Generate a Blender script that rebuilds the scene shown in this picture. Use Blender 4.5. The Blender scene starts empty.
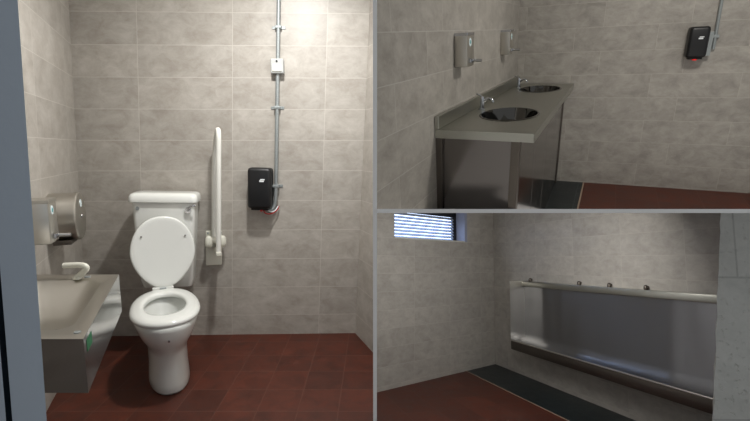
import bpy, bmesh, math, random
from mathutils import Matrix, Vector
random.seed(4)
SC = bpy.context.scene
COL = SC.collection

# ---------------------------------------------------------------- camera, world, light, exposure
def basis(p, r):
    cp, sp, cr, sr = math.cos(p), math.sin(p), math.cos(r), math.sin(r)
    Rz = Matrix(((cr, -sr, 0), (sr, cr, 0), (0, 0, 1)))
    return Matrix([Rz @ Vector(v) for v in ((1, 0, 0), (0, -sp, cp), (0, -cp, -sp))]).transposed()
EYE = Vector((0, 0, 1.28))
B1 = basis(math.radians(7.94), 0.0)
def room_matrix(pitch, roll, h):                     # each washroom sits rigidly in the building
    R = B1.transposed() @ basis(math.radians(pitch), math.radians(roll))
    return Matrix.Translation(EYE) @ R.to_4x4() @ Matrix.Translation((0, 0, -h))
ROOM1 = Matrix.Identity(4)
ROOM2 = room_matrix(20.73, -3.0, 1.31)
ROOM3 = room_matrix(-6.55, 0.62, 1.29)
Bt = B1.transposed()
CX, CY, CZ = Bt @ Vector((1, 0, 0)), Bt @ Vector((0, 1, 0)), Bt @ Vector((0, 0, 1))

cd = bpy.data.cameras.new('camera'); cam = bpy.data.objects.new('camera', cd); COL.objects.link(cam)
cd.sensor_width = 36; cd.lens = 21.6; cd.clip_start = 0.02
cam.matrix_world = Matrix.Translation(EYE) @ Matrix((CX, -CY, -CZ)).transposed().to_4x4()
SC.camera = cam

w = bpy.data.worlds.new('world'); SC.world = w; w.use_nodes = True
w.node_tree.nodes['Background'].inputs[0].default_value = (0.95, 0.98, 1.0, 1)
w.node_tree.nodes['Background'].inputs[1].default_value = 0.32

def area(name, M, loc, aim, size, power, color, sizey=None, spread=180):
    l = bpy.data.lights.new(name, 'AREA'); l.energy = power; l.color = color; l.size = size
    if sizey: l.shape = 'RECTANGLE'; l.size_y = sizey
    l.spread = math.radians(spread)
    o = bpy.data.objects.new(name, l); COL.objects.link(o)
    d = (Vector(aim) - Vector(loc)).normalized()
    o.matrix_world = M @ Matrix.Translation(loc) @ d.to_track_quat('-Z', 'Y').to_matrix().to_4x4()
    return o
area('ceiling_lamp', ROOM1, (-0.50, 2.15, 2.42), (-0.60, 2.2, 0), 0.10, 27, (1.0, 0.99, 0.97))
area('ceiling_lamp', ROOM2, (1.9, 2.2, 2.42), (1.9, 2.3, 0), 0.35, 24, (1.0, 0.96, 0.90))
area('ceiling_lamp', ROOM3, (1.15, 3.3, 1.585), (1.1, 5.0, .7), 1.1, 14, (1.0, 0.98, 0.95), 0.07)

SC.view_settings.view_transform = 'Standard'; SC.view_settings.look = 'None'
SC.view_settings.gamma = 1; SC.view_settings.use_curve_mapping = False
SC.view_settings.exposure = 0.15

# ---------------------------------------------------------------- materials
def lin(c):
    return tuple((x / 12.92 if x <= .04045 else ((x + .055) / 1.055) ** 2.4) for x in [v / 255 for v in c]) + (1,)
def mat(name, col, rough=.5, metal=0., bump=0., bscale=60, spec=.5, noise=0., emit=None, coat=0.):
    m = bpy.data.materials.new(name); m.use_nodes = True; nt = m.node_tree; b = nt.nodes['Principled BSDF']
    b.inputs['Base Color'].default_value = lin(col); b.inputs['Roughness'].default_value = rough
    b.inputs['Metallic'].default_value = metal; b.inputs['Specular IOR Level'].default_value = spec
    b.inputs['Coat Weight'].default_value = coat
    tc = nt.nodes.new('ShaderNodeTexCoord')
    if noise or bump:
        n = nt.nodes.new('ShaderNodeTexNoise'); n.inputs['Scale'].default_value = bscale; n.inputs['Detail'].default_value = 5
        nt.links.new(tc.outputs['Object'], n.inputs['Vector'])
    if noise:
        mx = nt.nodes.new('ShaderNodeMixRGB'); mx.inputs[1].default_value = lin(col)
        mx.inputs[2].default_value = lin([v * (1 - noise) for v in col])
        nt.links.new(n.outputs['Fac'], mx.inputs[0]); nt.links.new(mx.outputs[0], b.inputs['Base Color'])
    if bump:
        bp = nt.nodes.new('ShaderNodeBump'); bp.inputs['Strength'].default_value = bump; bp.inputs['Distance'].default_value = .01
        nt.links.new(n.outputs['Fac'], bp.inputs['Height']); nt.links.new(bp.outputs[0], b.inputs['Normal'])
    if emit:
        b.inputs['Emission Color'].default_value = lin(emit[0]); b.inputs['Emission Strength'].default_value = emit[1]
    return m

def steel(name, col, rough, stretch=(1, 1, 60), amount=.12, wob=.0, wsc=(1, 1, 1)):
    m = bpy.data.materials.new(name); m.use_nodes = True; nt = m.node_tree; b = nt.nodes['Principled BSDF']; N = nt.nodes.new
    b.inputs['Metallic'].default_value = 1; b.inputs['Base Color'].default_value = lin(col)
    tc = N('ShaderNodeTexCoord'); mp = N('ShaderNodeMapping'); mp.inputs['Scale'].default_value = stretch
    n = N('ShaderNodeTexNoise'); n.inputs['Scale'].default_value = 9; n.inputs['Detail'].default_value = 4
    mr = N('ShaderNodeMapRange'); mr.inputs[3].default_value = rough - amount; mr.inputs[4].default_value = rough + amount
    nt.links.new(tc.outputs['Object'], mp.inputs[0]); nt.links.new(mp.outputs[0], n.inputs['Vector'])
    nt.links.new(n.outputs['Fac'], mr.inputs[0]); nt.links.new(mr.outputs[0], b.inputs['Roughness'])
    if wob:                                         # gentle unevenness of the sheet
        n2 = N('ShaderNodeTexNoise'); n2.inputs['Scale'].default_value = 2.2; n2.inputs['Detail'].default_value = 1
        bp = N('ShaderNodeBump'); bp.inputs['Strength'].default_value = wob; bp.inputs['Distance'].default_value = .05
        mp2 = N('ShaderNodeMapping'); mp2.inputs['Scale'].default_value = wsc; nt.links.new(tc.outputs['Object'], mp2.inputs[0]); nt.links.new(mp2.outputs[0], n2.inputs['Vector'])
        nt.links.new(n2.outputs['Fac'], bp.inputs['Height']); nt.links.new(bp.outputs[0], b.inputs['Normal'])
    return m

def tiles(name, base, dark, x0, z0, w_, h_, plane='XZ', slant=0., alt=0., grout=(186, 180, 170), gw=.0035, rough=.42, vary=.10, vein=.9, gmix=.55, bump=.25, pits=0):
    m = bpy.data.materials.new(name); m.use_nodes = True; nt = m.node_tree; b = nt.nodes['Principled BSDF']
    N = nt.nodes.new; L = nt.links.new
    def M(op, a, c=None, d=None):
        k = N('ShaderNodeMath'); k.operation = op
        for i, v in enumerate((a, c, d)):
            if v is None: continue
            if isinstance(v, (int, float)): k.inputs[i].default_value = v
            else: L(v, k.inputs[i])
        return k.outputs[0]
    tc = N('ShaderNodeTexCoord'); s = N('ShaderNodeSeparateXYZ'); L(tc.outputs['Object'], s.inputs[0])
    X = s.outputs[0]; Z = s.outputs[2] if plane == 'XZ' else s.outputs[1]
    v = M('DIVIDE', M('SUBTRACT', Z, z0), h_); row = M('FLOOR', v)
    u = M('DIVIDE', M('SUBTRACT', M('SUBTRACT', X, M('MULTIPLY', M('SUBTRACT', Z, 1.2), slant)), x0), w_)
    if alt: u = M('ADD', u, M('MULTIPLY', M('MODULO', M('ADD', row, 20), 2), alt))
    colm = M('FLOOR', u)
    fu, fv = M('FRACT', u), M('FRACT', v)
    du = M('MULTIPLY', M('MINIMUM', fu, M('SUBTRACT', 1, fu)), w_)
    dv = M('MULTIPLY', M('MINIMUM', fv, M('SUBTRACT', 1, fv)), h_)
    g = M('LESS_THAN', M('MINIMUM', du, dv), gw / 2)
    cv = N('ShaderNodeCombineXYZ'); L(colm, cv.inputs[0]); L(row, cv.inputs[1])
    wn = N('ShaderNodeTexWhiteNoise'); wn.noise_dimensions = '2D'; L(cv.outputs[0], wn.inputs['Vector'])
    # stone clouding, shifted per tile
    off = N('ShaderNodeVectorMath'); off.operation = 'SCALE'; L(wn.outputs['Color'], off.inputs[0]); off.inputs['Scale'].default_value = 9
    add = N('ShaderNodeVectorMath'); add.operation = 'ADD'; L(tc.outputs['Object'], add.inputs[0]); L(off.outputs[0], add.inputs[1])
    mp = N('ShaderNodeMapping'); mp.inputs['Scale'].default_value = (4, 6, 6) if plane == 'XZ' else (5, 5, 5); L(add.outputs[0], mp.inputs[0])
    n = N('ShaderNodeTexNoise'); n.inputs['Scale'].default_value = 1.9; n.inputs['Detail'].default_value = 9; n.inputs['Roughness'].default_value = .72
    n.inputs['Distortion'].default_value = .35; L(mp.outputs[0], n.inputs['Vector'])
    r = N('ShaderNodeValToRGB'); r.color_ramp.elements[0].position = .32; r.color_ramp.elements[1].position = .68
    r.color_ramp.elements[0].color = lin(dark); r.color_ramp.elements[1].color = lin(base); L(n.outputs['Fac'], r.inputs[0])
    k = M('ADD', M('MULTIPLY', wn.outputs['Value'], vary * 2), 1 - vary)
    hs = N('ShaderNodeHueSaturation'); L(r.outputs[0], hs.inputs['Color']); L(k, hs.inputs['Value'])
    mx = N('ShaderNodeMixRGB'); L(M('MULTIPLY', g, gmix), mx.inputs[0]); L(hs.outputs[0], mx.inputs[1]); mx.inputs[2].default_value = lin(grout)
    L(mx.outputs[0], b.inputs['Base Color'])
    mr = N('ShaderNodeMapRange'); mr.inputs[3].default_value = rough - .1; mr.inputs[4].default_value = rough + .12
    L(n.outputs['Fac'], mr.inputs[0]); L(mr.outputs[0], b.inputs['Roughness'])
    hh = M('SUBTRACT', M('MULTIPLY', n.outputs['Fac'], .35), M('MULTIPLY', g, .5))
    if pits:
        vo = N('ShaderNodeTexNoise'); vo.inputs['Scale'].default_value = 38; vo.inputs['Detail'].default_value = 3; L(tc.outputs['Object'], vo.inputs['Vector'])
        hh = M('ADD', hh, M('MULTIPLY', M('MINIMUM', M('SUBTRACT', vo.outputs['Fac'], .42), 0), 14))
    bp = N('ShaderNodeBump'); bp.inputs['Strength'].default_value = bump; bp.inputs['Distance'].default_value = .004
    L(hh, bp.inputs['Height']); L(bp.outputs[0], b.inputs['Normal'])
    return m

CER = mat('white_ceramic', (228, 229, 224), .16, coat=.3)
PLA = mat('white_plastic', (214, 213, 200), .3)
WPAINT = mat('white_powder_coat', (226, 225, 218), .35)
CHR = mat('chrome', (200, 202, 206), .12, 1)
GALV = mat('galvanised_steel', (168, 174, 174), .5, .55, noise=.2, bscale=120)
BLK = mat('black_plastic', (13, 13, 15), .42)
BLK2 = mat('dark_rubber', (8, 8, 9), .7)
STB = steel('brushed_steel', (196, 192, 184), .38, (60, 60, 1), .05)
STC = steel('steel_worktop', (172, 172, 164), .33, (1, 40, 40), .05)
STP = steel('polished_steel_panel', (122, 118, 116), .15, (50, 50, 1), .04)
STD = steel('dark_brushed_steel', (104, 98, 92), .42, (60, 60, 1), .05)
STT = steel('urinal_steel', (138, 139, 142), .30, (1, 60, 60), .05, .55, (1.3, .01, .22))
def brush(m, vec, k):
    nt = m.node_tree; b = nt.nodes['Principled BSDF']; b.inputs['Anisotropic'].default_value = k
    vt = nt.nodes.new('ShaderNodeVectorTransform'); vt.vector_type = 'VECTOR'; vt.convert_from = 'OBJECT'; vt.convert_to = 'WORLD'
    vt.inputs[0].default_value = vec; nt.links.new(vt.outputs[0], b.inputs['Tangent'])
brush(STT, (0, 0, 1), .9)
BOWL = steel('mirror_steel_bowl', (95, 93, 90), .08, (1, 1, 1), .02)
PART = mat('white_partition_paint', (250, 250, 250), .6, emit=None)
GREY = mat('blue_grey_door_paint', (196, 210, 226), .42, bump=.08, bscale=40)
GREYD = mat('door_gap_shade', (40, 50, 60), .7)
CEIL = mat('ceiling_paint', (215, 213, 206), .8)
RED = mat('red_plastic', (170, 25, 25), .35)
REDL = mat('red_indicator', (225, 40, 40), .4, emit=((235, 30, 30), .6))
STICK = mat('sticker_white', (212, 226, 228), .5)
STICKT = mat('sticker_teal', (70, 150, 150), .5)
GREEN = mat('green_sticker', (30, 110, 70), .5)
WATER = mat('water', (120, 128, 128), .05)
FRAMEB = mat('black_window_frame', (22, 22, 26), .45)
REVEAL = mat('window_reveal_paint', (150, 156, 176), .6)
SLAT = mat('white_blind_slat', (176, 188, 206), .5)
SKY = mat('daylit_frosted_glass', (190, 205, 230), .4, emit=((205, 220, 245), 3.2))
MARKW = mat('white_print', (225, 228, 230), .5)

# ---------------------------------------------------------------- mesh helpers
T = Matrix.Translation
def NB(): return bmesh.new()
def box(bm, x0, x1, y0, y1, z0, z1, bev=0, seg=2):
    r = bmesh.ops.create_cube(bm, size=1)
    for v in r['verts']:
        v.co = Vector(((x0 + x1) / 2 + v.co.x * (x1 - x0), (y0 + y1) / 2 + v.co.y * (y1 - y0), (z0 + z1) / 2 + v.co.z * (z1 - z0)))
    if bev:
        es = list({e for v in r['verts'] for e in v.link_edges})
        bmesh.ops.bevel(bm, geom=es, offset=bev, segments=seg, profile=.5, affect='EDGES')
    return bm
def cyl(bm, p, q, r0, r1=None, seg=24):
    p, q = Vector(p), Vector(q); d = q - p; r1 = r0 if r1 is None else r1
    M = Matrix.Translation((p + q) / 2) @ d.to_track_quat('Z', 'Y').to_matrix().to_4x4()
    bmesh.ops.create_cone(bm, cap_ends=True, segments=seg, radius1=r0, radius2=r1, depth=d.length, matrix=M)
    return bm
def loft(bm, rings, cap0=True, cap1=True, closed=False):
    vs = [[bm.verts.new(p) for p in r] for r in rings]; n = len(vs[0])
    pairs = list(zip(vs[:-1], vs[1:])) + ([(vs[-1], vs[0])] if closed else [])
    for a, b in pairs:
        for i in range(n): bm.faces.new((a[i], a[(i + 1) % n], b[(i + 1) % n], b[i]))
    if not closed:
        if cap0: bm.faces.new(list(reversed(vs[0])))
        if cap1: bm.faces.new(vs[-1])
    return bm
def tube(bm, pts, r, seg=14, smooth=0):
    pts = [Vector(p) for p in pts]
    for _ in range(smooth):
        q = [pts[0]]
        for a, b in zip(pts[:-1], pts[1:]): q += [a.lerp(b, .25), a.lerp(b, .75)]
        pts = q + [pts[-1]]
    rings = []; up = None
    for i, p in enumerate(pts):
        t = (pts[min(i + 1, len(pts) - 1)] - pts[max(i - 1, 0)]).normalized()
        if up is None: up = t.orthogonal().normalized()
        up = (up - t * up.dot(t)).normalized(); s = t.cross(up)
        rings.append([p + r * (math.cos(a) * up + math.sin(a) * s) for a in [2 * math.pi * k / seg for k in range(seg)]])
    return loft(bm, rings)
def oval(z, yc, hw, hl, n=40, p=2.2, egg=0.):
    out = []
    for k in range(n):
        a = 2 * math.pi * k / n; c, s = math.cos(a), math.sin(a)
        x = math.copysign(abs(c) ** (2 / p), c) * hw; y = math.copysign(abs(s) ** (2 / p), s) * hl
        out.append(Vector((x * (1 + egg * y / hl), yc + y, z)))
    return out
def clip(bm, M, planes):
    for co, no in planes:
        Mi = M.inverted(); c = Mi @ co; n = (Mi.to_3x3() @ no)
        r = bmesh.ops.bisect_plane(bm, geom=bm.verts[:] + bm.edges[:] + bm.faces[:], plane_co=c, plane_no=n, clear_outer=True, dist=1e-5)
        es = [e for e in r['geom_cut'] if isinstance(e, bmesh.types.BMEdge)]
        if es:
            try: bmesh.ops.holes_fill(bm, edges=es, sides=0)
            except Exception: pass
def make(name, bm, m, parent=None, M=None, smooth=False, planes=None):
    """link the bmesh as one object; M is the object's own matrix (world for a top-level one)"""
    W = M or Matrix.Identity(4)
    if planes:
        full = (parent.matrix_world @ W) if parent else W
        clip(bm, full, planes)
    bmesh.ops.recalc_face_normals(bm, faces=bm.faces)
    me = bpy.data.meshes.new(name); bm.to_mesh(me); bm.free(); me.materials.append(m)
    if smooth:
        for p in me.polygons: p.use_smooth = True
        me.set_sharp_from_angle(angle=math.radians(smooth if smooth > 1 else 42))
    o = bpy.data.objects.new(name, me); COL.objects.link(o)
    if parent: o.parent = parent; o.matrix_local = W
    else: o.matrix_world = W
    return o
def thing(name, label, cat, M, group=None):
    o = bpy.data.objects.new(name, None); COL.objects.link(o); o.matrix_world = M; o.empty_display_size = .1
    bpy.context.view_layer.update()
    return tag(o, label, cat, group)
def tag(o, label, cat, group=None):
    o['label'] = label; o['category'] = cat
    if group: o['group'] = group
    return o
def struct(name, bm, m, M=None, planes=None, parent=None, label=None):
    o = make(name, bm, m, parent, M, planes=planes)
    if not parent: o['kind'] = 'structure'
    if label: o['label'] = label
    return o
def wall_frame(room, x, y, az):                      # x to the right when facing the wall, y into the wall, z up
    a = math.radians(az)
    return room @ Matrix.Translation((x, y, 0)) @ Matrix.Rotation(a, 4, 'Z')
def Rz(a): return Matrix.Rotation(math.radians(a), 4, 'Z')

# faces of the partition and the floor slab between the rooms
HT, S0, S1, NEAR = .0058, -.0043, .0072, 1.3
LEFT = [(EYE - CX * HT, CX)]
UPR = [(EYE + CX * HT, -CX), (EYE + CY * S0, CY)]
LOR = [(EYE + CX * HT, -CX), (EYE + CY * S1, -CY)]
CAMM = T(EYE) @ Matrix((CX, CZ, -CY)).transposed().to_4x4()   # x right, y forward, z up of the tilted slab

# ---------------------------------------------------------------- structure between the rooms
struct('wall_partition', box(NB(), -HT, HT, NEAR, 7.2, -2.6, 3.0), PART, T((0, 0, EYE.z - 1.28)), label='thin white partition wall between the toilet room and the two washrooms')
struct('floor_slab', box(NB(), HT, 5.5, NEAR, 7.2, -S1, -S0), PART, CAMM, label='thin white floor slab between the upper and the lower washroom')

# ---------------------------------------------------------------- ROOM 1: toilet cubicle
BW1 = wall_frame(ROOM1, -1.936, 2.937, 1.7)
LW1 = wall_frame(ROOM1, -1.936, 2.937, 112.3) @ T((0, 0, 1.06)) @ Matrix.Rotation(math.radians(1.9), 4, 'X') @ T((0, 0, -1.06))
RW1 = wall_frame(ROOM1, -0.139, 2.991, -67.3) @ Matrix.Rotation(math.radians(2.6), 4, 'X').inverted()
WT = dict(base=(184, 179, 171), dark=(154, 147, 138), grout=(206, 202, 194), vary=.05)
t1b = tiles('stone_wall_tiles_back', x0=.407, z0=.14, w_=.595, h_=.198, slant=.045, **WT)
t1l = tiles('stone_wall_tiles_left', x0=-.214, z0=.14, w_=.595, h_=.198, **WT)
t1r = tiles('stone_wall_tiles_right', x0=.43, z0=.14, w_=.595, h_=.198, **WT)
struct('wall_back', box(NB(), -.3, 2.2, 0, .12, -.06, 2.62), t1b, BW1, LEFT, label='stone-tiled back wall behind the toilet')
struct('wall_left', box(NB(), -3.4, .05, 0, .12, -.08, 2.62), t1l, LW1, label='stone-tiled left wall above the hand basin')
struct('wall_right', box(NB(), -.05, 1.2, 0, .12, -.06, 2.62), t1r, RW1, LEFT, label='stone-tiled right wall of the toilet room')
QF = dict(base=(88, 38, 22), dark=(60, 25, 14), grout=(96, 62, 50), gw=.006, rough=.46, vary=.16, gmix=.45, bump=.35)
f1 = tiles('red_quarry_floor_tiles', x0=.02, z0=.05, w_=.2, h_=.2, plane='XY', **QF)
bm = NB(); box(bm, -2.4, .3, .3, 3.1, -.1, 0)
struct('floor', bm, f1, ROOM1, LEFT, label='red quarry tile floor under the toilet')
struct('ceiling', box(NB(), -2.4, .3, .9, 3.1, 2.5, 2.6), CEIL, ROOM1, LEFT)
# blue-grey door edge and frame beside the viewer
DRM = ROOM1 @ T((-.616, 0, 1.15)) @ Matrix.Rotation(math.radians(2.1), 4, 'Y')
def splay(x0, x1, y0, y1, k0=0, k1=-.034):
    return loft(NB(), [[Vector((x0, y0, z)), Vector((x1, y0, z)), Vector((x1 + k1, y1, z)), Vector((x0 + k0, y1, z))] for z in (-1.15, .95)])
dr = struct('door_1', splay(-.44, -.078, .80, .84), GREY, DRM, label='blue-grey painted door at the left edge of the toilet room')
make('door_frame', splay(-.066, 0, .80, .84, -.03), GREY, dr)
make('door_gap_strip', box(NB(), -.098, -.090, .80, .835, -1.15, .95), GREYD, dr)  # dark strip, its colour stands for the shade in the gap beside the frame

# toilet
LEAN = Matrix.Rotation(math.radians(2.0), 4, 'Y')
TO = ROOM1 @ T((-1.297, 2.66, 0)) @ Rz(27)
toi = thing('toilet', 'white ceramic close-coupled toilet with raised seat lid against the back wall', 'toilet', TO)
bm = NB()
prof = [(0, -.235, .100, .280), (.012, -.237, .106, .288), (.05, -.235, .103, .285), (.12, -.228, .100, .275), (.20, -.228, .101, .275), (.235, -.238, .108, .288),
        (.27, -.255, .128, .308), (.305, -.270, .150, .325), (.34, -.280, .167, .335), (.375, -.286, .178, .337), (.395, -.288, .181, .335), (.402, -.288, .176, .330)]
rings = [oval(z, yc, hw * (1 - .10 * min(1, max(0, z - .22) / .1)), hl, 44, 2.35, -.04) for z, yc, hw, hl in prof]
inner = [(.402, -.30, .130, .215), (.39, -.30, .122, .205), (.34, -.30, .112, .185), (.28, -.29, .085, .14), (.25, -.28, .05, .08)]
rings += [oval(z, yc, hw * .92, hl, 44, 2.1) for z, yc, hw, hl in inner]
loft(bm, rings)
pan = make('pan', bm, CER, toi, smooth=60)
make('bolt_cap', cyl(NB(), (.0, -.628, .335), (.0, -.600, .335), .0045, seg=12), CHR, pan)
make('water', loft(NB(), [oval(.295, -.29, .085, .14, 30), oval(.297, -.29, .085, .14, 30)]), WATER, pan)
bm = NB()
rs = []
for z, ow, ol in ((.408, .186, .300), (.404, .190, .305), (.412, .194, .309), (.422, .192, .307), (.431, .182, .297), (.434, .165, .275)):
    rs.append(oval(z, -.312, ow * .90, ol, 48, 2.25, -.05))
for z, ow, ol in ((.434, .135, .215), (.430, .118, .192), (.422, .112, .184), (.408, .112, .184)):
    rs.append(oval(z, -.300, ow * .93, ol, 48, 2.1, -.03))
loft(bm, rs, closed=True)
seat = make('seat', bm, CER, toi, smooth=60)
make('hinge', box(NB(), -.06, .06, -.030, -.004, .425, .447, .008, 3), CER, seat)
make('hinge_cap', cyl(NB(), (-.018, -.031, .437), (.018, -.031, .437), .0055, seg=12), GALV, seat)
# raised lid
LID = T((0.004, -.02, .437)) @ Matrix.Rotation(math.radians(3.0), 4, 'Y') @ Matrix.Rotation(math.radians(-5), 4, 'X')
def lidring(y, k):
    out = []
    for i in range(56):
        a = 2 * math.pi * i / 56; c, s = math.cos(a), math.sin(a)
        wdt = .180 * (1 - .20 * max(0, -s) ** 1.6)
        out.append(Vector((math.copysign(abs(c) ** .92, c) * (wdt - k), y, .218 + s * (.218 - k))))
    return out
bm = NB(); loft(bm, [lidring(.012, .01), lidring(.008, .002), lidring(0, 0), lidring(-.008, .003), lidring(-.011, .012), lidring(-.007, .03)])
lid = make('lid', bm, CER, toi, LID, smooth=60)
for sx in (-.118, .122):
    make('bumper', cyl(NB(), (sx, -.004, .315), (sx, -.014, .315), .0055, seg=14), mat('grey_rubber_%s' % ('a' if sx < 0 else 'b'), (130, 130, 126), .5), lid)
# cistern
CI = T((0, 0, 0)) @ TO.inverted() @ ROOM1 @ T((-1.345, 2.800, 0)) @ Rz(12) @ LEAN @ Matrix.Diagonal((.93, 1, 1, 1))
def rrect(z, hw, y0, y1, r=.03, n=6, bow=0.):
    pts = []
    for cx, cy, a0 in ((hw - r, y1 - r, 0), (-hw + r, y1 - r, 90), (-hw + r, y0 + r, 180), (hw - r, y0 + r, 270)):
        for i in range(n + 1):
            a = math.radians(a0 + 90 * i / n); pts.append(Vector((cx + r * math.cos(a), cy + r * math.sin(a), z)))
    return pts
bm = NB(); loft(bm, [rrect(z, hw, y0, .098, .03) for z, hw, y0 in ((.40, .155, -.03), (.45, .168, -.045), (.60, .178, -.06), (.80, .188, -.07), (.945, .194, -.075))])
cis = make('cistern', bm, CER, toi, CI, smooth=50)
bm = NB(); loft(bm, [rrect(z, hw, y0, y1, .035) for z, hw, y0, y1 in ((.946, .200, -.080, .100), (.950, .212, -.092, .106), (.962, .214, -.094, .107), (.985, .210, -.090, .106), (.997, .203, -.082, .102), (1.004, .188, -.068, .095), (1.006, .15, -.04, .08))])
make('cistern_lid', bm, CER, cis, smooth=50)
make('overflow_cap', cyl(NB(), (-.155, -.07, .912), (-.155, -.081, .912), .011), GALV, cis)
fl = make('flush_lever', cyl(NB(), (.155, -.07, .903), (.155, -.090, .903), .019), CHR, cis, smooth=40)
make('lever_handle', tube(NB(), [(.155, -.092, .903), (.170, -.105, .925), (.190, -.11, .936), (.205, -.108, .934)], .007, smooth=1), CHR, fl, smooth=50)
make('lever_cap', cyl(NB(), (.155, -.088, .903), (.155, -.097, .903), .010), CHR, fl)

# grab rail
gr = thing('grab_rail', 'white hinged grab rail folded upright on the wall right of the toilet', 'grab rail', ROOM1 @ T((-1.083, 2.962, .6)) @ Matrix.Rotation(math.radians(2.7), 4, 'Y') @ T((0, 0, -.6)) @ Rz(24))
make('wall_plate', box(NB(), -.052, .048, -.030, .0, .50, .735, .006), PLA, gr)
bm = NB(); tube(bm, [(.012, -.20, .625), (.012, -.20, 1.28), (.012, -.20, 1.385), (.010, -.15, 1.40), (.004, -.06, 1.30), (-.002, -.055, 1.2), (-.004, -.055, .70)], .0155, 16, 3)
make('rail', bm, WPAINT, gr, smooth=60)
hg = make('hinge_bracket', box(NB(), -.048, .052, -.10, -.03, .665, .70, .012, 3), PLA, gr, smooth=50)
for s in (-1, 1):
    make('hinge_knob', loft(NB(), [oval(z, -.085, r, r, 20, 2) for z, r in ((.635, .010), (.642, .020), (.665, .024), (.70, .020), (.712, .010))]), PLA, hg, T((s * .043 + .004, 0, 0)), smooth=60)
    make('screw_cap', cyl(NB(), (s * .040, -.036, .722), (s * .040, -.03, .722), .006), GALV, hg)
make('end_arm', box(NB(), -.006, .030, -.225, -.03, .605, .635, .008), PLA, gr)

# hand dryer + conduit, built in a wall frame (front faces -y)
def dryer(label, M, wdt, z0, z1, logo_x):
    t = thing('hand_dryer', label, 'hand dryer', M, 'black wall-mounted hand dryers')
    bm = NB(); loft(bm, [rrect(z, wdt / 2 - k, -.105 + k, 0, .022) for z, k in ((z0 + .012, .012), (z0 + .018, .003), (z0 + .03, 0), (z1 - .02, 0), (z1 - .006, .004), (z1, .014))])
    b = make('housing', bm, BLK, t, smooth=50)
    bm = NB(); box(bm, logo_x - .017, logo_x + .012, -.1065, -.105, z1 - .088, z1 - .078, .0003, 1); box(bm, logo_x - .012, logo_x + .017, -.1065, -.105, z1 - .076, z1 - .069, .0003, 1)
    make('logo', bm, MARKW, b)
    make('nozzle', box(NB(), -wdt / 2 + .02, wdt / 2 - .02, -.085, -.02, z0 - .002, z0 + .014, .004), BLK2, t)
    return t
d1 = dryer('black hand dryer under a grey conduit beside the white grab rail', BW1 @ T((1.190, 0, 1)) @ LEAN @ T((0, 0, -1)), .150, .880, 1.152, .02)
make('indicator', cyl(NB(), (.012, -.085, .872), (.012, -.085, .882), .008, seg=14), RED, d1)
bm = NB(); tube(bm, [(.02, -.06, .882), (.03, -.065, .855), (.07, -.05, .850), (.105, -.025, .875), (.112, -.016, .90)], .0045, 8, 2)
make('supply_cable', bm, RED, d1, smooth=60)
bm = NB(); tube(bm, [(.04, -.05, .885), (.06, -.055, .865), (.09, -.04, .868), (.108, -.02, .90)], .0035, 8, 2)
make('earth_cable', bm, MARKW, d1, smooth=60)

cn = thing('conduit', 'galvanised conduit with junction box running down to the dryer in the toilet room', 'conduit', BW1 @ T((0, 0, 0)))
px = lambda z: 1.283 + (z - 1.0) * .045
bm = NB(); tube(bm, [(px(2.498), -.022, 2.498), (px(1.83), -.022, 1.83)], .0125); make('pipe', bm, GALV, cn, smooth=60)
bm = NB(); tube(bm, [(px(1.75), -.022, 1.75), (px(1.2), -.022, 1.2), (px(.97), -.022, .97), (px(.9) - .004, -.022, .905), (px(.9) - .022, -.03, .875), (px(.9) - .05, -.04, .866)], .0125, smooth=1); make('pipe', bm, GALV, cn, smooth=60)
jb = make('junction_box', box(NB(), -.040, .040, -.052, 0, 1.745, 1.835, .006), mat('grey_box_plastic', (176, 178, 176), .5), cn, T((px(1.79), 0, 0)))
make('box_cover', box(NB(), -.030, .030, -.058, -.050, 1.755, 1.80, .004), PLA, jb)
make('screw', cyl(NB(), (0, -.052, 1.818), (0, -.056, 1.818), .006, seg=12), BLK2, jb)
for z in (2.03, 1.535, 1.03):
    sd = make('saddle', box(NB(), -.020, .020, -.036, 0, z - .010, z + .010, .004), GALV, cn, T((px(z), 0, 0)))
    for s in (-1, 1): make('saddle_foot', box(NB(), s * .03 - .012, s * .03 + .012, -.005, 0, z - .009, z + .009, .001), GALV, sd)

# hand basin on the left wall
def sk(bm):                                          # the basin's ends are square to the back wall, not to the angled side wall
    for v in bm.verts: v.co.x += .41 * v.co.y
    return bm
BS = wall_frame(ROOM1, -1.936, 2.937, 112.3)         # the wall's own lean is under a centimetre here
XN, XF, DEP, ZT, ZB = -1.812, -1.075, .36, .722, .552
WY = .012
bs = thing('hand_basin', 'stainless steel wall-hung hand basin with box front on the left wall', 'basin', BS @ T(((XN + XF) / 2, 0, 0)))
h = (XF - XN) / 2
def basin_ring(z, mx0, mx1, my0, my1, r=.06):
    pts = []; x0, x1, y0, y1 = -h + mx0, h - mx1, -DEP + my0, -my1
    for cx, cy, a0 in ((x1 - r, y1 - r, 0), (x0 + r, y1 - r, 90), (x0 + r, y0 + r, 180), (x1 - r, y0 + r, 270)):
        for i in range(9):
            a = math.radians(a0 + 90 * i / 8); pts.append(Vector((cx + r * math.cos(a), cy + r * math.sin(a), z)))
    return pts
bm = NB()
loft(bm, [basin_ring(ZT, 0, 0, 0, 0, .002), basin_ring(ZT, .070, .075, .048, .03, .07), basin_ring(ZT - .006, .077, .082, .054, .036, .07), basin_ring(ZT - .06, .12, .17, .085, .05, .07),
          basin_ring(ZT - .115, .17, .23, .12, .08, .06), basin_ring(ZT - .125, .25, .30, .15, .12, .04)], cap0=False)
bw = make('bowl', sk(bm), STB, bs, smooth=50)
make('drain', cyl(NB(), (-.41 * DEP / 2, -DEP / 2, ZT - .126), (-.41 * DEP / 2, -DEP / 2, ZT - .121), .022), CHR, bw)
make('overflow', cyl(NB(), (-.453, -.333, ZT - .001), (-.453, -.333, ZT + .002), .010), GALV, bw)
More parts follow.
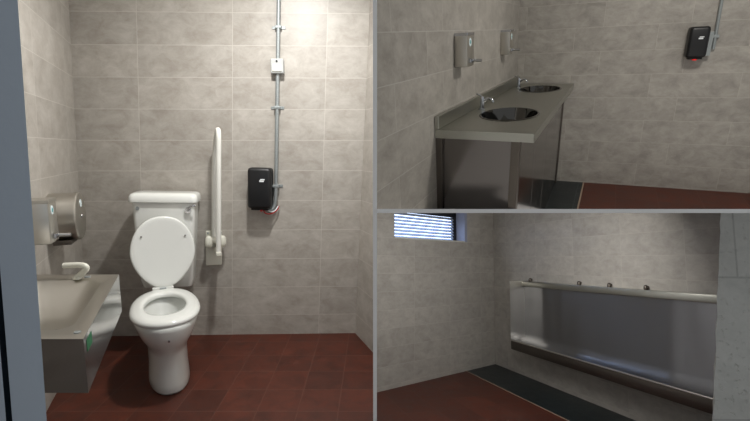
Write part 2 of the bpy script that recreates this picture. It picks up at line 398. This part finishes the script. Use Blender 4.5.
bm = NB(); box(bm, -h, h, -DEP, -DEP + .003, ZB, ZT - .0005); make('front_panel', sk(bm), STP, bs)
bm = NB(); box(bm, -h, -h + .003, -DEP + .003, 0, ZB, ZT - .0005); make('end_panel', sk(bm), STP, bs)
bm = NB(); box(bm, h - .003, h, -DEP + .003, 0, ZB, ZT - .0005); make('end_panel', sk(bm), STP, bs)
make('upstand', sk(box(NB(), -h, h, -.010, 0, ZT - .01, ZT + .022)), STB, bs)
fp = make('sticker', sk(box(NB(), -h + .035, -h + .11, -DEP - .001, -DEP, ZT - .055, ZT - .018)), GREEN, bs)
make('tap_hole_plug', cyl(NB(), (.224, -.24, ZT), (.224, -.24, ZT + .004), .012), GALV, bs)
# white spout
sp = thing('basin_tap', 'short white bent spout standing on the far rim of the steel basin', 'tap', BS @ T((-1.235, -.205, ZT + .001)) @ Rz(247.7))
bm = NB(); cyl(bm, (0, 0, 0), (0, 0, .010), .018); make('base', bm, PLA, sp, smooth=50)
bm = NB(); tube(bm, [(0, 0, .006), (.030, 0, .030), (.048, 0, .048), (.030, 0, .062), (-.052, .0, .058)], .0125, 14, 2); make('spout', bm, PLA, sp, smooth=60)

# soap dispenser (box) and paper drum on the left wall
def soap(label, M, z0, z1, wdt, dep, grp=None, small=False):
    t = thing('soap_dispenser', label, 'soap dispenser', M, grp)
    b = make('housing', box(NB(), 0, wdt, -dep, 0, z0, z1, .006, 2), STB, t, smooth=40)
    make('lid', box(NB(), -.001, wdt + .001, -dep - .002, 0, z1 - .012, z1 + .004, .003), CHR if small else STB, b)
    zz = z1 - .045
    st = make('sticker', cyl(NB(), (wdt * .42, -dep - .0015, zz), (wdt * .42, -dep, zz), .020 if not small else .022), STICK, t)
    make('sticker_mark', cyl(NB(), (wdt * .42, -dep - .0025, zz), (wdt * .42, -dep - .001, zz), .009), STICKT, st)
    lv = make('push_lever', box(NB(), wdt * .25, wdt * .75, -dep - .012, -dep, z0 + .018, z0 + .040, .003), CHR, t)
    make('lever_bar', tube(NB(), [(wdt * .5, -dep - .01, z0 + .03), (wdt * .5, -dep - .06, z0 + .027)], .008), CHR, lv, smooth=50)
    return t
soap('steel soap dispenser with round sticker nearest the grey door', BS @ T((-1.17, 0, 0)), .868, 1.056, .13, .110)
dm = thing('toilet_roll_dispenser', 'round stainless steel toilet roll drum on the left wall above the basin', 'toilet roll dispenser', BS @ T((-.685, 0, .925)))
bm = NB()
def disc(y, r): return [Vector((r * math.cos(2 * math.pi * i / 48), y, r * math.sin(2 * math.pi * i / 48))) for i in range(48)]
loft(bm, [disc(0, .122), disc(-.112, .122)]); make('drum', bm, STB, dm, smooth=40)
bm = NB(); loft(bm, [disc(-.112, .126), disc(-.126, .126), disc(-.131, .120), disc(-.132, .05)]); cv = make('cover', bm, STB, dm, smooth=30)
make('sticker', cyl(NB(), (.01, -.1335, .065), (.01, -.131, .065), .020), STICK, cv)
make('lock', cyl(NB(), (.015, -.136, -.005), (.015, -.131, -.005), .011), CHR, cv)
make('paper_slot', box(NB(), -.10, .08, -.10, -.02, -.135, -.112, .003), STD, dm)

# ---------------------------------------------------------------- ROOM 2: washroom with vanity counter
K2 = (1.334, 4.166)
BW2 = wall_frame(ROOM2, *K2, -24.1); LW2 = wall_frame(ROOM2, *K2, 62.3)
LW2T = LW2 @ T((0, 0, .9)) @ Matrix.Rotation(math.radians(-1.4), 4, 'X') @ T((0, 0, -.9))   # the wall leans back a touch
W2 = dict(base=(174, 169, 161), dark=(140, 135, 128), vary=.05)
struct('wall_back', box(NB(), -.1, 3.6, 0, .12, -.1, 2.6), tiles('stone_tiles_washroom_back', x0=1.25, z0=.945, w_=.60, h_=.187, alt=.35, **W2), BW2, UPR, label='stone-tiled back wall of the upper washroom')
struct('wall_left', box(NB(), -3.4, .05, 0, .12, -.1, 2.6), tiles('stone_tiles_washroom_left', x0=-2.64, z0=.955, w_=.60, h_=.19, alt=.37, grout=(188, 186, 180), **W2), LW2T, UPR, label='stone-tiled wall behind the steel vanity counter')
f2 = tiles('red_quarry_tiles_washroom', x0=0, z0=0, w_=.30, h_=.30, plane='XY', **QF)
fl2 = box(NB(), -3.4, .3, -3.6, -.645, -.1, 0)
struct('floor', fl2, f2, LW2, UPR, label='red tile floor of the upper washroom')
DG = tiles('dark_green_floor_tiles', (28, 37, 39), (18, 25, 27), 0, 0, .30, .30, plane='XY', grout=(60, 70, 70), gw=.006, rough=.40, vary=.15)
struct('floor_gully', box(NB(), -3.4, .3, -.633, .1, -.1, 0), DG, LW2, UPR, label='dark green tile strip along the vanity counter')
struct('trim_1', box(NB(), -3.4, .3, -.645, -.633, -.1, .002), mat('pale_floor_trim', (150, 130, 112), .5), LW2, UPR)
struct('ceiling', box(NB(), -3.4, 3.9, -3.4, .1, 2.5, 2.6), CEIL, ROOM2 @ T((*K2, 0)) @ Rz(-24.1), UPR)

vc = thing('vanity_counter', 'long brushed steel vanity counter with two round basins along the wall', 'counter', LW2 @ T((-1.1, 0, 0)))
o_ = 1.1
bm = NB()
# worktop with two real openings: strips and lofted rings around them
BAS = ((-1.67 + o_, -.262), (-.42 + o_, -.255)); RX, RY = .225, .150
x0, x1, y0, y1, zt = -2.19 + o_, -.004 + o_, -.475, 0, .88
cells = [(x0, (BAS[0][0] + BAS[1][0]) / 2, BAS[0]), ((BAS[0][0] + BAS[1][0]) / 2, x1, BAS[1])]
for a, b_, (cx, cy) in cells:
    n = 48; hole = []; rect = []
    for i in range(n):
        an = 2 * math.pi * i / n; c, s = math.cos(an), math.sin(an)
        hole.append(Vector((cx + RX * c, cy + RY * s, zt)))
        tt = min(((b_ if c > 0 else a) - cx) / c if abs(c) > 1e-6 else 9, ((y1 if s > 0 else y0) - cy) / s if abs(s) > 1e-6 else 9)
        rect.append(Vector((cx + tt * c, cy + tt * s, zt)))
    hv = [bm.verts.new(p) for p in hole]; rv = [bm.verts.new(p) for p in rect]
    for i in range(n): bm.faces.new((hv[i], hv[(i + 1) % n], rv[(i + 1) % n], rv[i]))
    for sx in (a, b_):
        for sy in (y0, y1):
            i = min(range(n), key=lambda k: abs(math.atan2(sy - cy, sx - cx) % (2 * math.pi) - (2 * math.pi * (k + .5) / n)))
            A, B = rect[i], rect[(i + 1) % n]
            c3 = bm.verts.new((sx, sy, zt)); bm.faces.new((rv[i], c3, rv[(i + 1) % n]))
box(bm, x0, x1, y0, y0 + .003, zt - .042, zt - .0005); box(bm, x0, x0 + .003, y0, y1, zt - .042, zt - .0005)
top = make('worktop', bm, STC, vc)
make('upstand', box(NB(), x0, x1, -.022, 0, zt, zt + .066, .003), STC, vc)
for k, (cx, cy) in enumerate(BAS):
    bm = NB(); n = 44
    def er(z, f, g=0): return [Vector((cx + (RX * f + g) * math.cos(2 * math.pi * i / n), cy + (RY * f + g) * math.sin(2 * math.pi * i / n), z)) for i in range(n)]
    loft(bm, [er(zt + .0005, 1, .012), er(zt + .004, 1, .008), er(zt + .004, 1, .0), er(zt - .01, .98), er(zt - .06, .93), er(zt - .11, .78), er(zt - .135, .5), er(zt - .14, .12)], cap0=False)
    b = make('basin_bowl', bm, BOWL, vc, smooth=60)
    make('drain', cyl(NB(), (cx, cy, zt - .142), (cx, cy, zt - .136), .028), CHR, b)
zc = zt - .042
make('end_panel', box(NB(), x0 + .035, x0 + .04, -.375, -.03, .0, zc), STP, vc, planes=UPR)
make('post', box(NB(), x0 + .012, x0 + .045, -.035, -.001, .0, zc, .002), STD, vc, planes=UPR)
make('post', box(NB(), x0 + .012, x0 + .06, -.412, -.372, .0, zc, .002), STD, vc, planes=UPR)
make('post', box(NB(), x1 - .05, x1 - .01, -.412, -.372, .0, zc, .002), STD, vc, planes=UPR)
dxs = [x0 + .075, x0 + .60, x0 + 1.12, x0 + 1.64, x1 - .06]
for a, b_ in zip(dxs[:-1], dxs[1:]):
    d = make('door', box(NB(), a + .004, b_ - .004, -.405, -.385, .0, zc - .008, .001), STP, vc, planes=UPR)
    make('door_pull', box(NB(), a + .02, a + .05, -.411, -.405, zc - .28, zc - .03, .001), STB, d, planes=UPR)

def tap(label, x, y):
    t = thing('basin_tap', label, 'tap', LW2 @ T((x, y, zt + .0005)) @ Matrix.Scale(.82, 4), 'chrome taps on the vanity counter')
    bm = NB(); cyl(bm, (0, 0, 0), (0, 0, .010), .026); cyl(bm, (0, 0, .01), (0, 0, .07), .017, .015); make('body', bm, CHR, t, smooth=50)
    bm = NB(); tube(bm, [(0, 0, .045), (0, -.03, .075), (0, -.05, .083), (0, -.075, .07), (0, -.080, .052)], .010, 14, 2); make('spout', bm, CHR, t, smooth=60)
    bm = NB(); cyl(bm, (0, 0, .072), (0, 0, .092), .018, .014); tube(bm, [(0, 0, .09), (0, .02, .105), (.0, .045, .112)], .006); make('lever', bm, CHR, t, smooth=50)
tap('chrome tap beside the nearer round basin', -1.52, -.068)
tap('chrome tap beside the farther round basin, in the corner', -.30, -.068)
soap('square steel soap dispenser above the nearer basin', LW2T @ T((-1.86, 0, 0)), 1.15, 1.318, .135, .072, 'steel soap dispensers over the vanity', True)
soap('square steel soap dispenser near the corner, above the farther basin', LW2T @ T((-.73, 0, 0)), 1.16, 1.328, .13, .070, 'steel soap dispensers over the vanity', True)
d2 = dryer('black hand dryer with red light on the upper washroom back wall', BW2 @ T((1.30, 0, 0)), .130, 1.055, 1.285, .012)
make('indicator', loft(NB(), [oval(z, -.07, r, r * .8, 16, 2) for z, r in ((1.046, .012), (1.052, .018), (1.062, .018))]), REDL, d2)
make('side_bracket', box(NB(), .064, .098, -.05, 0, 1.075, 1.245, .002), GALV, d2)
c2 = thing('conduit', 'thin grey conduit rising from the dryer in the upper washroom', 'conduit', BW2)
bm = NB(); tube(bm, [(1.418, -.014, 1.12), (1.385, -.014, 2.498)], .0115); make('pipe', bm, GALV, c2, smooth=60)
make('saddle', box(NB(), 1.385, 1.439, -.026, 0, 1.20, 1.222, .003), GALV, c2)

# ---------------------------------------------------------------- ROOM 3: urinal room
C3 = (1.579, 5.999)
LW3 = wall_frame(ROOM3, *C3, 40.9); RW3 = wall_frame(ROOM3, *C3, -73.4)
W3 = dict(base=(178, 174, 166), dark=(152, 147, 140), vary=.07)
wx0, wx1, wz0, wz1 = -1.81, -.557, 1.55, 1.935
bm = NB()
box(bm, -3.6, wx0, 0, .22, -.1, 2.6); box(bm, wx1, .1, 0, .22, -.1, 2.6); box(bm, wx0, wx1, 0, .22, -.1, wz0); box(bm, wx0, wx1, 0, .22, wz1, 2.6)
struct('wall_left', bm, tiles('stone_tiles_urinal_left', x0=-.30, z0=1.172, w_=.60, h_=.188, grout=(192, 188, 180), gmix=.5, **W3), LW3, LOR, label='stone-tiled wall with the high window')
struct('wall_right', box(NB(), 0, 5.0, 0, .12, -.1, 2.6), tiles('stone_tiles_urinal_right', x0=2.695, z0=1.180, w_=.60, h_=.190, **W3), RW3, LOR, label='stone-tiled wall behind the steel urinal trough')
struct('floor', box(NB(), -3.4, 5.2, -3.6, -.562, -.1, 0), tiles('red_quarry_tiles_urinal', x0=0, z0=0, w_=.30, h_=.30, plane='XY', **QF), RW3, LOR, label='red tile floor of the urinal room')
struct('floor_gully', box(NB(), -.1, 5.2, -.55, .1, -.1, 0), DG, RW3, LOR, label='dark tile gully strip below the urinal trough')
struct('trim_1', box(NB(), -.1, 5.2, -.562, -.55, -.1, .002), bpy.data.materials['pale_floor_trim'], RW3, LOR)
# window
wn = struct('window_1', box(NB(), wx1 - .05, wx1 - .0, .0, .20, wz0, wz1), REVEAL, LW3, LOR, label='high window with white louvres')
make('window_reveal', box(NB(), wx0, wx1 - .05, -.004, .20, wz0 - .004, wz0 + .012), mat('pale_sill', (196, 196, 190), .5), wn, planes=LOR)
fr = NB(); box(fr, wx1 - .115, wx1 - .05, .13, .18, wz0, wz1); box(fr, wx0, wx1 - .05, .13, .18, wz1 - .075, wz1); box(fr, wx0, wx0 + .03, .13, .18, wz0, wz1)
make('window_frame', fr, FRAMEB, wn, planes=LOR)
pn = make('pane', box(NB(), wx0 + .03, wx1 - .11, .165, .170, wz0 + .01, wz1 - .07), SKY, wn, planes=LOR)
z = wz0 + .022
while z < wz1 - .08:
    bm = NB(); box(bm, wx0 + .03, wx1 - .115, -.022, .022, -.0015, .0015)
    bmesh.ops.transform(bm, matrix=T((0, .135, z)) @ Matrix.Rotation(math.radians(48), 4, 'X'), verts=bm.verts[:])
    if z < 1.86: make('slat', bm, SLAT, wn, planes=LOR)
    z += .038

# urinal trough
ur = thing('urinal_trough', 'long stainless steel trough urinal hung on the right-hand wall', 'urinal', RW3 @ T((2.0, 0, 0)))
a, b_ = .70 - 2, 3.3 - 2; D = .225
bm = NB(); sec = [(-.030, 1.045), (-.030, .50), (-.045, .44), (-.08, .40), (-.13, .385), (-.19, .39), (-.215, .40)]
loft(bm, [[Vector((x, y, z)) for y, z in sec] + [Vector((x, y + (.006 if y > -.2 else .0), z - .008)) for y, z in reversed(sec)] for x in [a + .004 + (b_ - a - .008) * k / 12 for k in range(13)]])
make('back_sheet', bm, STT, ur, smooth=35)
make('top_flange', box(NB(), a, b_, -.058, 0, 1.030, 1.088, .004), STC, ur, smooth=40)
bm = NB(); box(bm, a, b_, -D, -D + .012, .325, .425, .004); make('front_lip', bm, STD, ur, smooth=40)
bm = NB(); tube(bm, [(a, -D + .004, .424), (b_, -D + .004, .424)], .007); make('rolled_edge', bm, STB, ur, smooth=60)
make('underside', box(NB(), a, b_, -D + .012, 0, .325, .335), STD, ur)
bm = NB(); box(bm, a, a + .004, -D, 0, .325, 1.088); make('end_cap', bm, STB, ur)
bm = NB(); box(bm, b_ - .004, b_, -D, 0, .325, 1.088); make('end_cap', bm, STB, ur)
GS = 'flush heads above the urinal trough'
for k, (s, lb) in enumerate(((.81, 'small steel flush head above the left end of the trough'), (1.59, 'steel flush head, second from the left above the trough'),
             (1.97, 'steel flush head, third from the left above the trough'), (2.355, 'steel flush head above the trough, nearest the rough pillar'))):
    t = thing('flush_head', lb, 'flush head', RW3 @ T((s, 0, 1.088)), GS)
    make('body', loft(NB(), [oval(z_, -.024, r, r, 18, 2) for z_, r in ((.0005, .016), (.010, .019), (.026, .018), (.036, .012), (.040, .004))]), STD, t, smooth=60)
    make('elbow', cyl(NB(), (0, -.024, .022), (0, 0, .022), .011), STD, t, smooth=50)

# rough painted block pier at the right edge
bm = NB(); vs = []
zs = [k * .04 for k in range(61)]
def ex(z): return 1.448 + (z - .65) * .112 + .002 * math.sin(z * 37) + random.uniform(-.0025, .0025)
loft(bm, [[Vector((e, 2.0, z)), Vector((2.35, 2.0, z)), Vector((2.35, 2.25, z)), Vector((e * 1.128, 2.25, z))] for z in zs for e in [ex(z)]])
pm = tiles('painted_block', (226, 227, 222), (206, 208, 203), 1.60, 1.24, .44, .60, alt=.5, grout=(170, 172, 168), gw=.008, rough=.75, vary=.02, gmix=.5, bump=.6, pits=1)
struct('wall_pier', bm, pm, ROOM3, LOR, label='rough white-painted block pier at the right of the urinal room')
